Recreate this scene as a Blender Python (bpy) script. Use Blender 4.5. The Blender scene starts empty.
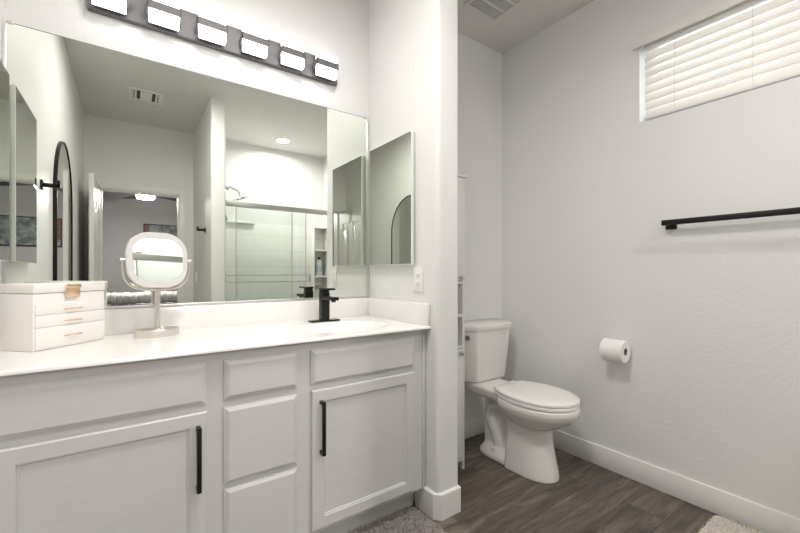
import bpy, bmesh, math, random
from mathutils import Vector, Matrix
random.seed(7)
S = bpy.context.scene
COL = S.collection
PI = math.pi

# ------------------------------------------------------------------ camera
cam_d = bpy.data.cameras.new('camera')
cam = bpy.data.objects.new('camera', cam_d)
COL.objects.link(cam)
cam.location = (0, 0, 1.13)
cam.rotation_euler = (math.radians(90), 0, -0.6175)
cam_d.sensor_width = 36
cam_d.lens = 382.6 * 36 / 800
cam_d.shift_y = 5.6 / 800
cam_d.clip_start = 0.02
S.camera = cam

# ------------------------------------------------------------------ world, exposure
W = bpy.data.worlds.new('sky')
S.world = W
W.use_nodes = True
bg = W.node_tree.nodes['Background']
bg.inputs['Color'].default_value = (0.86, 0.93, 1.0, 1)
bg.inputs['Strength'].default_value = 2.4
S.view_settings.view_transform = 'Standard'
S.view_settings.look = 'None'
S.view_settings.gamma = 1
S.view_settings.use_curve_mapping = False
S.view_settings.exposure = 1.16
S.cycles.max_bounces = 14
S.cycles.diffuse_bounces = 8
S.cycles.glossy_bounces = 8
S.cycles.transparent_max_bounces = 12
S.cycles.use_denoising = True
S.cycles.sample_clamp_indirect = 6

SHADE_EMIT = 2.9        # the six glowing blocks of the vanity light
CAN_W = 8.0          # recessed lamp over the shower
FILL_W = 6.2            # unseen ceiling fill lamp, added to brighten the room
BED_EMIT = 260.0            # bedroom fan lamp

# ------------------------------------------------------------------ materials
def mat(name, col, rough=0.5, metal=0.0, bump=None, vary=None, spec=None, emit=None, coat=0.0):
    m = bpy.data.materials.new(name)
    m.use_nodes = True
    nt = m.node_tree
    b = nt.nodes['Principled BSDF']
    b.inputs['Base Color'].default_value = (*col, 1)
    b.inputs['Roughness'].default_value = rough
    b.inputs['Metallic'].default_value = metal
    if spec is not None:
        b.inputs['Specular IOR Level'].default_value = spec
    if coat:
        b.inputs['Coat Weight'].default_value = coat
        b.inputs['Coat Roughness'].default_value = 0.08
    if emit:
        b.inputs['Emission Color'].default_value = (*emit[0], 1)
        b.inputs['Emission Strength'].default_value = emit[1]
    tc = nt.nodes.new('ShaderNodeTexCoord')
    if bump:
        sc, st, dist = bump[:3]
        n = nt.nodes.new('ShaderNodeTexNoise')
        n.inputs['Scale'].default_value = sc
        n.inputs['Detail'].default_value = 3
        bp = nt.nodes.new('ShaderNodeBump')
        bp.inputs['Strength'].default_value = st
        bp.inputs['Distance'].default_value = dist
        nt.links.new(tc.outputs['Object'], n.inputs['Vector'])
        nt.links.new(n.outputs['Fac'], bp.inputs['Height'])
        nt.links.new(bp.outputs['Normal'], b.inputs['Normal'])
    if vary:
        sc, col2, stretch = vary
        mp = nt.nodes.new('ShaderNodeMapping')
        mp.inputs['Scale'].default_value = stretch
        n = nt.nodes.new('ShaderNodeTexNoise')
        n.inputs['Scale'].default_value = sc
        n.inputs['Detail'].default_value = 5
        r = nt.nodes.new('ShaderNodeValToRGB')
        r.color_ramp.elements[0].color = (*col, 1)
        r.color_ramp.elements[1].color = (*col2, 1)
        r.color_ramp.elements[0].position = 0.35
        r.color_ramp.elements[1].position = 0.65
        nt.links.new(tc.outputs['Object'], mp.inputs['Vector'])
        nt.links.new(mp.outputs['Vector'], n.inputs['Vector'])
        nt.links.new(n.outputs['Fac'], r.inputs['Fac'])
        nt.links.new(r.outputs['Color'], b.inputs['Base Color'])
    return m

M = {}
M['wall'] = mat('wall_paint', (0.775, 0.768, 0.762), 0.48, bump=(60, 0.22, 0.005))
M['ceiling'] = mat('ceiling_paint', (0.70, 0.68, 0.66), 0.7, bump=(45, 0.15, 0.004))
M['trim'] = mat('trim_paint', (0.80, 0.785, 0.77), 0.4)
M['cabinet'] = mat('cabinet_paint', (0.63, 0.62, 0.61), 0.42, vary=(14, (0.605, 0.595, 0.585), (1, 1, 14)))
M['counter'] = mat('cultured_marble', (0.86, 0.845, 0.83), 0.16, vary=(5, (0.84, 0.825, 0.81), (1, 1, 1)))
M['white'] = mat('white_lacquer', (0.78, 0.765, 0.755), 0.4)
M['leather'] = mat('cream_leatherette', (0.84, 0.81, 0.785), 0.42, bump=(420, 0.12, 0.001))
M['china'] = mat('vitreous_china', (0.78, 0.755, 0.74), 0.12, coat=0.3)
M['seat'] = mat('seat_plastic', (0.83, 0.81, 0.795), 0.25)
M['chrome'] = mat('chrome', (0.78, 0.78, 0.79), 0.08, 1.0)
M['nickel'] = mat('brushed_nickel', (0.72, 0.68, 0.64), 0.3, 1.0)
M['steel'] = mat('satin_steel', (0.58, 0.58, 0.57), 0.4, 0.8)
M['darksteel'] = mat('dark_chrome', (0.30, 0.29, 0.28), 0.2, 1.0)
M['alu'] = mat('aluminium_channel', (0.68, 0.68, 0.68), 0.35, 1.0)
M['gold'] = mat('rose_gold', (0.86, 0.62, 0.43), 0.25, 1.0)
M['black'] = mat('matt_black_metal', (0.018, 0.017, 0.017), 0.38, 0.6)
M['bronze'] = mat('gunmetal_plate', (0.17, 0.162, 0.166), 0.55, 0.3)
M['paper'] = mat('tissue_paper', (0.86, 0.85, 0.84), 0.9, bump=(160, 0.2, 0.002))
M['dark'] = mat('dark_void', (0.02, 0.018, 0.016), 0.9)
M['ventdark'] = mat('duct_dark', (0.09, 0.085, 0.08), 0.9)
M['plate'] = mat('outlet_plastic', (0.84, 0.83, 0.82), 0.3)
M['mirror'] = mat('mirror_silver', (0.85, 0.885, 0.825), 0.0, 1.0)
M['mirroredge'] = mat('mirror_bevel', (0.85, 0.85, 0.82), 0.3, 0.2)
M['glassedge'] = mat('mirror_cut_edge', (0.16, 0.17, 0.16), 0.4)
M['frost'] = mat('frosted_ring', (0.64, 0.63, 0.635), 0.5)
M['shade'] = mat('acrylic_glow', (0.95, 0.95, 0.95), 0.4, emit=((1.0, 0.992, 0.985), SHADE_EMIT))
M['lamp'] = mat('lamp_glow', (0.95, 0.95, 0.95), 0.4, emit=((1.0, 0.95, 0.88), 12.0))
M['bedwall'] = mat('mauve_grey_paint', (0.30, 0.285, 0.295), 0.7)
M['greyrug'] = mat('grey_shag', (0.40, 0.36, 0.345), 0.95, vary=(40, (0.50, 0.455, 0.44), (1, 1, 1)))
M['whiterug'] = mat('cream_shag', (0.82, 0.78, 0.73), 0.95, vary=(30, (0.76, 0.71, 0.65), (1, 1, 1)))
M['throw'] = mat('fluffy_throw', (0.82, 0.81, 0.80), 0.95, bump=(60, 0.8, 0.02), vary=(9, (0.62, 0.61, 0.60), (1, 1, 1)))
M['bedding'] = mat('bedding', (0.30, 0.30, 0.31), 0.9)
M['mint'] = mat('mint_mesh', (0.55, 0.80, 0.72), 0.8, bump=(60, 1.0, 0.01))
M['bottle'] = mat('bottle_plastic', (0.82, 0.83, 0.85), 0.3)
M['label'] = mat('bottle_label', (0.55, 0.62, 0.75), 0.4)
M['screen'] = mat('door_paint', (0.78, 0.77, 0.745), 0.4)

def blind_mat():
    m = mat('blind_slat', (0.86, 0.83, 0.79), 0.5)
    nt = m.node_tree
    b = nt.nodes['Principled BSDF']
    t = nt.nodes.new('ShaderNodeBsdfTranslucent')
    t.inputs['Color'].default_value = (0.95, 0.91, 0.86, 1)
    mx = nt.nodes.new('ShaderNodeMixShader')
    mx.inputs[0].default_value = 0.3
    out = nt.nodes['Material Output']
    nt.links.new(b.outputs[0], mx.inputs[1])
    nt.links.new(t.outputs[0], mx.inputs[2])
    nt.links.new(mx.outputs[0], out.inputs['Surface'])
    return m
M['slat'] = blind_mat()

def glass_mat(name, tint, haze):
    m = bpy.data.materials.new(name)
    m.use_nodes = True
    nt = m.node_tree
    nt.nodes.remove(nt.nodes['Principled BSDF'])
    out = nt.nodes['Material Output']
    tr = nt.nodes.new('ShaderNodeBsdfTransparent')
    tr.inputs[0].default_value = (*tint, 1)
    gl = nt.nodes.new('ShaderNodeBsdfGlossy')
    gl.inputs['Roughness'].default_value = 0.02
    fr = nt.nodes.new('ShaderNodeFresnel')
    fr.inputs['IOR'].default_value = 1.3
    mx = nt.nodes.new('ShaderNodeMixShader')
    nt.links.new(fr.outputs[0], mx.inputs[0])
    nt.links.new(tr.outputs[0], mx.inputs[1])
    nt.links.new(gl.outputs[0], mx.inputs[2])
    df = nt.nodes.new('ShaderNodeBsdfDiffuse')
    df.inputs[0].default_value = (0.85, 0.88, 0.85, 1)
    m2 = nt.nodes.new('ShaderNodeMixShader')
    m2.inputs[0].default_value = haze
    nt.links.new(mx.outputs[0], m2.inputs[1])
    nt.links.new(df.outputs[0], m2.inputs[2])
    nt.links.new(m2.outputs[0], out.inputs['Surface'])
    return m
M['glass'] = glass_mat('shower_glass', (0.975, 0.99, 0.98), 0.03)
M['pane'] = glass_mat('window_glass', (0.97, 0.99, 0.98), 0.0)

def floor_mat():
    m = bpy.data.materials.new('vinyl_plank')
    m.use_nodes = True
    nt = m.node_tree
    N, L = nt.nodes, nt.links
    b = N['Principled BSDF']
    tc = N.new('ShaderNodeTexCoord')
    br = N.new('ShaderNodeTexBrick')
    br.offset = 0.37
    br.inputs['Scale'].default_value = 1.0
    br.inputs['Brick Width'].default_value = 1.22
    br.inputs['Row Height'].default_value = 0.18
    br.inputs['Mortar Size'].default_value = 0.0016
    br.inputs['Mortar Smooth'].default_value = 0.3
    br.inputs['Color1'].default_value = (0.25, 0.25, 0.25, 1)
    br.inputs['Color2'].default_value = (0.75, 0.75, 0.75, 1)
    br.inputs['Mortar'].default_value = (0, 0, 0, 1)
    L.new(tc.outputs['Object'], br.inputs['Vector'])
    mp = N.new('ShaderNodeMapping')
    mp.inputs['Scale'].default_value = (1.1, 7.5, 1)
    addv = N.new('ShaderNodeVectorMath'); addv.operation = 'MULTIPLY_ADD'
    L.new(br.outputs['Color'], addv.inputs[0])
    addv.inputs[1].default_value = (7, 13, 5)
    L.new(tc.outputs['Object'], addv.inputs[2])
    L.new(addv.outputs[0], mp.inputs['Vector'])
    n1 = N.new('ShaderNodeTexNoise')
    n1.inputs['Scale'].default_value = 3.0
    n1.inputs['Detail'].default_value = 9
    n1.inputs['Roughness'].default_value = 0.66
    n1.inputs['Distortion'].default_value = 0.7
    L.new(mp.outputs[0], n1.inputs['Vector'])
    r = N.new('ShaderNodeValToRGB')
    e = r.color_ramp.elements
    e[0].position, e[0].color = 0.32, (0.050, 0.039, 0.032, 1)
    e[1].position, e[1].color = 0.72, (0.250, 0.212, 0.178, 1)
    k = r.color_ramp.elements.new(0.52); k.color = (0.115, 0.093, 0.077, 1)
    L.new(n1.outputs['Fac'], r.inputs['Fac'])
    mul = N.new('ShaderNodeMix'); mul.data_type = 'RGBA'; mul.blend_type = 'MULTIPLY'
    mul.inputs['Factor'].default_value = 1
    r2 = N.new('ShaderNodeValToRGB')
    r2.color_ramp.elements[0].position, r2.color_ramp.elements[0].color = 0.0, (0.30, 0.28, 0.27, 1)
    r2.color_ramp.elements[1].position, r2.color_ramp.elements[1].color = 0.8, (1.15, 1.15, 1.15, 1)
    k = r2.color_ramp.elements.new(0.2); k.color = (0.86, 0.85, 0.84, 1)
    L.new(br.outputs['Color'], r2.inputs['Fac'])
    L.new(r.outputs['Color'], mul.inputs['A'])
    L.new(r2.outputs['Color'], mul.inputs['B'])
    L.new(mul.outputs['Result'], b.inputs['Base Color'])
    b.inputs['Roughness'].default_value = 0.42
    bp = N.new('ShaderNodeBump'); bp.inputs['Strength'].default_value = 0.25; bp.inputs['Distance'].default_value = 0.002
    L.new(n1.outputs['Fac'], bp.inputs['Height'])
    L.new(bp.outputs['Normal'], b.inputs['Normal'])
    return m
M['floor'] = floor_mat()

def tile_mat():
    m = mat('shower_tile', (0.80, 0.80, 0.77), 0.2)
    nt = m.node_tree
    N, L = nt.nodes, nt.links
    b = N['Principled BSDF']
    tc = [n for n in N if n.type == 'TEX_COORD'][0]
    mp = N.new('ShaderNodeMapping')
    mp.inputs['Rotation'].default_value = (PI / 2, 0, 0)
    br = N.new('ShaderNodeTexBrick')
    br.inputs['Scale'].default_value = 1
    br.inputs['Brick Width'].default_value = 0.40
    br.inputs['Row Height'].default_value = 0.20
    br.inputs['Mortar Size'].default_value = 0.004
    br.inputs['Color1'].default_value = (0.80, 0.80, 0.77, 1)
    br.inputs['Color2'].default_value = (0.80, 0.80, 0.77, 1)
    br.inputs['Mortar'].default_value = (0.66, 0.66, 0.63, 1)
    L.new(tc.outputs['Object'], mp.inputs['Vector'])
    L.new(mp.outputs[0], br.inputs['Vector'])
    L.new(br.outputs['Color'], b.inputs['Base Color'])
    return m
M['tile'] = tile_mat()

def paint_mat():
    m = mat('abstract_canvas', (0.1, 0.1, 0.1), 0.6)
    nt = m.node_tree
    N, L = nt.nodes, nt.links
    b = N['Principled BSDF']
    tc = [n for n in N if n.type == 'TEX_COORD'][0]
    n = N.new('ShaderNodeTexNoise'); n.inputs['Scale'].default_value = 7; n.inputs['Detail'].default_value = 10
    n.inputs['Roughness'].default_value = 0.7
    r = N.new('ShaderNodeValToRGB')
    e = r.color_ramp.elements
    e[0].position, e[0].color = 0.32, (0.02, 0.025, 0.03, 1)
    e[1].position, e[1].color = 0.72, (0.16, 0.05, 0.035, 1)
    k = e.new(0.45); k.color = (0.09, 0.10, 0.11, 1)
    k = e.new(0.55); k.color = (0.20, 0.21, 0.22, 1)
    k = e.new(0.63); k.color = (0.06, 0.09, 0.11, 1)
    L.new(tc.outputs['Object'], n.inputs['Vector'])
    L.new(n.outputs['Fac'], r.inputs['Fac'])
    L.new(r.outputs['Color'], b.inputs['Base Color'])
    return m
M['canvas'] = paint_mat()
M['canvasred'] = mat('red_paint', (0.17, 0.04, 0.025), 0.6, vary=(12, (0.04, 0.02, 0.02), (1, 1, 1)))

# ------------------------------------------------------------------ mesh helpers
class MB:
    """collects shapes given in world (or local) coordinates; build() links them as one mesh object"""
    def __init__(self, o=(0, 0, 0)):
        self.bm = bmesh.new()
        self.o = Vector(o)
    def _merge(self, tmp):
        me = bpy.data.meshes.new('tmp')
        tmp.to_mesh(me); tmp.free()
        self.bm.from_mesh(me)
        bpy.data.meshes.remove(me)
        return self
    def box(self, x0, x1, y0, y1, z0, z1, bev=0.0, seg=2, only=None):
        t = bmesh.new()
        bmesh.ops.create_cube(t, size=1)
        for v in t.verts:
            v.co = Vector(((x0 + x1) / 2 + v.co.x * (x1 - x0), (y0 + y1) / 2 + v.co.y * (y1 - y0), (z0 + z1) / 2 + v.co.z * (z1 - z0)))
        if bev:
            ed = [e for e in t.edges if only is None or only(e)]
            bmesh.ops.bevel(t, geom=ed, offset=bev, segments=seg, affect='EDGES', profile=0.5)
        return self._merge(t)
    def cyl(self, p0, p1, r, r2=None, seg=24):
        p0, p1 = Vector(p0), Vector(p1)
        r2 = r if r2 is None else r2
        d = p1 - p0
        t = bmesh.new()
        bmesh.ops.create_cone(t, cap_ends=True, segments=seg, radius1=r, radius2=r2, depth=d.length)
        q = Vector((0, 0, 1)).rotation_difference(d.normalized()).to_matrix().to_4x4()
        bmesh.ops.transform(t, matrix=Matrix.Translation((p0 + p1) / 2) @ q, verts=t.verts)
        return self._merge(t)
    def ball(self, c, r, sc=(1, 1, 1), u=20, v=12):
        t = bmesh.new()
        bmesh.ops.create_uvsphere(t, u_segments=u, v_segments=v, radius=r)
        for w in t.verts:
            w.co = Vector((c[0] + w.co.x * sc[0], c[1] + w.co.y * sc[1], c[2] + w.co.z * sc[2]))
        return self._merge(t)
    def loft(self, loops, caps=True):
        t = bmesh.new()
        vs = [[t.verts.new(p) for p in lp] for lp in loops]
        n = len(loops[0])
        for a, b in zip(vs, vs[1:]):
            for i in range(n):
                t.faces.new((a[i], a[(i + 1) % n], b[(i + 1) % n], b[i]))
        if caps:
            t.faces.new(list(reversed(vs[0])))
            t.faces.new(vs[-1])
        bmesh.ops.recalc_face_normals(t, faces=t.faces)
        return self._merge(t)
    def tube(self, pts, r, seg=12, sy=1.0):
        pts = [Vector(p) for p in pts]
        loops = []
        up = None
        for i, p in enumerate(pts):
            d = (pts[min(i + 1, len(pts) - 1)] - pts[max(i - 1, 0)]).normalized()
            if up is None:
                a = Vector((0, 0, 1)) if abs(d.z) < 0.9 else Vector((1, 0, 0))
                up = (a - d * a.dot(d)).normalized()
            else:
                up = (up - d * up.dot(d)).normalized()
            s = d.cross(up)
            rr = r[i] if isinstance(r, (list, tuple)) else r
            loops.append([p + up * rr * math.cos(2 * PI * k / seg) + s * rr * sy * math.sin(2 * PI * k / seg) for k in range(seg)])
        return self.loft(loops)
    def prism(self, poly, h0, h1, f):
        """poly of (a,b) swept from h0 to h1; f(a,b,h) gives the 3d point"""
        return self.loft([[f(a, b, h0) for a, b in poly], [f(a, b, h1) for a, b in poly]])
    def build(self, name, m, parent=None, smooth=25):
        for v in self.bm.verts:
            v.co -= self.o
        bmesh.ops.recalc_face_normals(self.bm, faces=self.bm.faces)
        me = bpy.data.meshes.new(name)
        self.bm.to_mesh(me); self.bm.free()
        me.materials.append(m)
        if smooth:
            for p in me.polygons:
                p.use_smooth = True
            me.set_sharp_from_angle(angle=math.radians(smooth))
        o = bpy.data.objects.new(name, me)
        COL.objects.link(o)
        if parent is not None:
            o.parent = parent
        else:
            o.location = self.o
        return o

def tag(o, label=None, cat=None, group=None, kind=None):
    if label: o['label'] = label
    if cat: o['category'] = cat
    if group: o['group'] = group
    if kind: o['kind'] = kind
    return o

def thing(name, label, cat, loc, rotz=0.0, group=None):
    o = bpy.data.objects.new(name, None)
    o.empty_display_size = 0.05
    COL.objects.link(o)
    o.location = loc
    o.rotation_euler = (0, 0, rotz)
    return tag(o, label, cat, group)

def struct(name, mb, m, parent=None, smooth=25):
    o = mb.build(name, m, parent, smooth)
    if parent is None:
        tag(o, kind='structure')
    return o

def copy_tree(o, parent=None):
    c = o.copy()
    COL.objects.link(c)
    if parent is not None:
        c.parent = parent
    for ch in list(o.children):
        copy_tree(ch, c)
    return c

def rrect(hw, hh, r, n=10):
    pts = []
    for cx, cy, a0 in ((hw - r, hh - r, 0), (-hw + r, hh - r, PI / 2), (-hw + r, -hh + r, PI), (hw - r, -hh + r, 1.5 * PI)):
        for k in range(n + 1):
            a = a0 + PI / 2 * k / n
            pts.append((cx + r * math.cos(a), cy + r * math.sin(a)))
    return pts

# ------------------------------------------------------------------ the room
XL, XV, XP, XR = -0.365, 1.147, 1.279, 2.248      # left wall, partition's two faces, right wall
YV, YA, YF, YP = 1.927, 1.865, -1.19, 1.32        # vanity wall, alcove wall, far wall, partition's end
H = 2.738
SX0, SX1, SYE = 0.618, 0.744, -0.02               # shower partition
vert = lambda e: abs(e.verts[0].co.z - e.verts[1].co.z) > 0.5

struct('floor', MB().box(XL - 0.1, XR + 0.1, -1.31, 2.05, -0.06, 0), M['floor'])
struct('ceiling', MB().box(XL - 0.1, XR + 0.1, -1.31, 2.05, H, H + 0.1), M['ceiling'])
struct('wall_back', MB().box(XL - 0.1, XV + 0.02, YV, YV + 0.12, 0, H), M['wall'])
struct('wall_alcove', MB().box(XP - 0.02, XR + 0.1, YA, YA + 0.12, 0, H), M['wall'])
struct('wall_left', MB().box(XL - 0.12, XL, -1.31, YV + 0.12, 0, H), M['wall'])
def partition():
    a, b = 0.022, 0.011
    poly = [(XP, YV + 0.12), (XV, YV + 0.12)]
    poly += [(XV + a - a * math.cos(k * PI / 12), YP + a - a * math.sin(k * PI / 12)) for k in range(7)]
    poly += [(XP - b + b * math.sin(k * PI / 12), YP + b - b * math.cos(k * PI / 12)) for k in range(7)]
    return MB().prism(poly, 0, H, lambda p, q, h: (p, q, h))
struct('wall_partition', partition(), M['wall'])
struct('wall_shower_side', MB().box(SX0, SX1, YF - 0.1, SYE, 0, H, 0.02, 4,
       lambda e: vert(e) and e.verts[0].co.y > SYE - 0.01), M['wall'])
# right wall with its high window opening
WY0, WY1, WZ0, WZ1 = -0.28, 0.935, 1.934, 2.372
struct('wall_right', MB().box(XR, XR + 0.14, -1.31, 2.05, 0, WZ0).box(XR, XR + 0.14, -1.31, 2.05, WZ1, H)
       .box(XR, XR + 0.14, WY1, 2.05, WZ0, WZ1).box(XR, XR + 0.14, -1.31, WY0, WZ0, WZ1), M['wall'])
# far wall with the bedroom doorway
DX0, DX1, DZ = -0.239, 0.479, 2.006
struct('wall_far', MB().box(XL - 0.1, DX0, YF - 0.12, YF, 0, H).box(DX1, XR + 0.1, YF - 0.12, YF, 0, H)
       .box(DX0, DX1, YF - 0.12, YF, DZ, H), M['wall'])
tr = struct('trim_1', MB().box(DX0 - 0.058, DX0 + 0.004, YF, YF + 0.016, 0, DZ + 0.058, 0.004)
       .box(DX1 - 0.004, DX1 + 0.058, YF, YF + 0.016, 0, DZ + 0.058, 0.004)
       .box(DX0 + 0.004, DX1 - 0.004, YF, YF + 0.016, DZ - 0.004, DZ + 0.058, 0.004), M['trim'])
struct('jamb', MB().box(DX0, DX0 + 0.015, YF - 0.12, YF, 0, DZ).box(DX1 - 0.015, DX1, YF - 0.12, YF, 0, DZ)
       .box(DX0, DX1, YF - 0.12, YF, DZ - 0.015, DZ), M['trim'], tr)

# baseboards
struct('baseboard_right', MB().box(XR - 0.013, XR, -0.40, YA, 0, 0.118, 0.004), M['trim'])
struct('baseboard_alcove', MB().box(XP, XR - 0.013, YA - 0.013, YA, 0, 0.118, 0.004), M['trim'])
def chamfer_base():
    o = 0.014
    c = 0.03
    x0, x1, y0 = XV - o, XP + 0.005, YP - o
    outer = [(x0, 1.47), (x0, y0 + c), (x0 + c, y0), (x1 - 0.004, y0), (x1, y0 + 0.004), (x1, YA - 0.013)]
    inner = [(XP - 0.01, YA - 0.013), (XP - 0.01, YP + 0.01), (XV + 0.02, YP + 0.01), (XV + 0.01, YP + 0.03), (XV + 0.01, 1.47)]
    poly = outer + inner
    m = MB()
    m.prism(poly, 0, 0.113, lambda a, b, h: (a, b, h))
    k = 0.005
    outer2 = [(x0 + k, 1.47), (x0 + k, y0 + c + k * .4), (x0 + c + k * .4, y0 + k), (x1 - 0.006, y0 + k), (x1 - k, y0 + 0.006), (x1 - k, YA - 0.013)]
    m.loft([[(a, b, 0.113) for a, b in poly], [(a, b, 0.119) for a, b in outer2 + inner]])
    return m
struct('baseboard_partition', chamfer_base(), M['trim'])
struct('baseboard_left', MB().box(XL, XL + 0.013, -1.19, 1.40, 0, 0.118, 0.004), M['trim'])

# window with its frame and pane
wf = struct('window_1', MB().box(XR + 0.10, XR + 0.135, WY0, WY0 + 0.035, WZ0, WZ1).box(XR + 0.10, XR + 0.135, WY1 - 0.035, WY1, WZ0, WZ1)
       .box(XR + 0.10, XR + 0.135, WY0 + 0.035, WY1 - 0.035, WZ0, WZ0 + 0.03).box(XR + 0.10, XR + 0.135, WY0 + 0.035, WY1 - 0.035, WZ1 - 0.03, WZ1)
       .box(XR + 0.105, XR + 0.13, 0.31, 0.345, WZ0 + 0.03, WZ1 - 0.03), M['trim'])
MB().box(XR + 0.116, XR + 0.120, WY0 + 0.035, WY1 - 0.035, WZ0 + 0.03, WZ1 - 0.03).build('window_glass', M['pane'], wf)

# shower surround, pan and shelf tower (fixed to the house)
ZS = 1.745
struct('wall_shower_surround', MB((1.5, -1.18, 0)).box(SX1 + 0.012, XR - 0.012, YF, YF + 0.012, 0.10, ZS, 0.003)
       .box(SX1, SX1 + 0.012, YF, -0.40, 0.10, ZS, 0.003).box(XR - 0.012, XR, YF, -0.40, 0.10, ZS, 0.003)
       .box(SX1 + 0.012, 1.30, YF, YF + 0.04, ZS - 0.012, ZS + 0.012, 0.004), M['tile'])
struct('floor_shower_pan', MB().box(SX1, XR, YF, -0.46, 0, 0.06).box(SX1, XR, -0.46, -0.36, 0, 0.10, 0.01), M['trim'])

# bedroom shell behind the doorway
BX0, BX1, BY0 = -2.6, 2.6, -4.95
struct('floor_bedroom', MB().box(BX0, BX1, BY0, -1.31, -0.06, 0), M['floor'])
struct('ceiling_bedroom', MB().box(BX0, BX1, BY0, -1.31, H, H + 0.1), M['ceiling'])
struct('wall_bedroom_far', MB().box(BX0, BX1, BY0 - 0.1, BY0, 0, H), M['bedwall'])
struct('wall_bedroom_left', MB().box(BX0 - 0.1, BX0, BY0, -1.31, 0, H), M['bedwall'])
struct('wall_bedroom_right', MB().box(BX1, BX1 + 0.1, BY0, -1.31, 0, H), M['bedwall'])
struct('wall_bedroom_near', MB().box(BX0, DX0 - 0.07, -1.33, -1.311, 0, H).box(DX1 + 0.07, BX1, -1.33, -1.311, 0, H)
       .box(DX0 - 0.07, DX1 + 0.07, -1.33, -1.311, DZ + 0.07, H), M['bedwall'])

# door leaf, opened into the bathroom
def make_door():
    L, T, Z1 = 0.70, 0.035, 1.992
    d = bpy.data.objects.new('door_1', None)
    COL.objects.link(d)
    d.location = (DX0 + 0.004, YF + 0.022, 0.008)
    d.rotation_euler = (0, 0, math.radians(91))
    tag(d, kind='structure')
    leaf = MB().box(0, L, 0.006, T - 0.006, 0, Z1)
    st, ms = 0.115, 0.10
    w = (L - 2 * st - ms) / 2
    def shape(x0, x1, z0, z1, arch):
        pts = [(x0, z0), (x1, z0), (x1, z1)]
        if arch:
            cx = (0 if x0 < L / 2 else 1)
            for k in range(1, 8):
                s = k / 8
                pts.append((x1 + (x0 - x1) * s, z1 + arch * math.sin(s * PI / 2 if cx else (1 - s) * PI / 2) * 1.0 * (s if cx == 1 else (1 - s))))
        pts.append((x0, z1))
        return pts
    for y0, y1 in ((0, 0.008), (T - 0.008, T)):
        leaf.box(0, st, y0, y1, 0, Z1).box(L - st, L, y0, y1, 0, Z1).box(st + w, st + w + ms, y0, y1, 0, Z1)
        for z0, z1 in ((0, 0.23), (0.80, 0.93), (1.80, Z1)):
            leaf.box(st, L - st, y0, y1, z0, z1)
    leaf.build('door_leaf', M['screen'], d)
    for x0 in (st, st + w + ms):
        for z0, z1, ar in ((0.23, 0.80, 0), (0.93, 1.70, 0.09)):
            p = MB()
            for ya, yb in ((0.0062, -0.001), (T - 0.0062, T + 0.001)):
                a = shape(x0 + 0.02, x0 + w - 0.02, z0 + 0.02, z1 - 0.02, ar)
                b = shape(x0 + 0.045, x0 + w - 0.045, z0 + 0.045, z1 - 0.045, ar)
                p.loft([[(x, ya, z) for x, z in a], [(x, yb, z) for x, z in b]])
            p.build('raised_panel', M['screen'], d)
    k = MB()
    for y, s in ((0, -1), (T, 1)):
        k.cyl((L - 0.065, y, 0.96), (L - 0.065, y + s * 0.01, 0.96), 0.03)
        k.cyl((L - 0.065, y, 0.96), (L - 0.065, y + s * 0.045, 0.96), 0.01)
        k.ball((L - 0.065, y + s * 0.055, 0.96), 0.026)
    k.build('door_knob', M['nickel'], d)
make_door()

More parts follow.
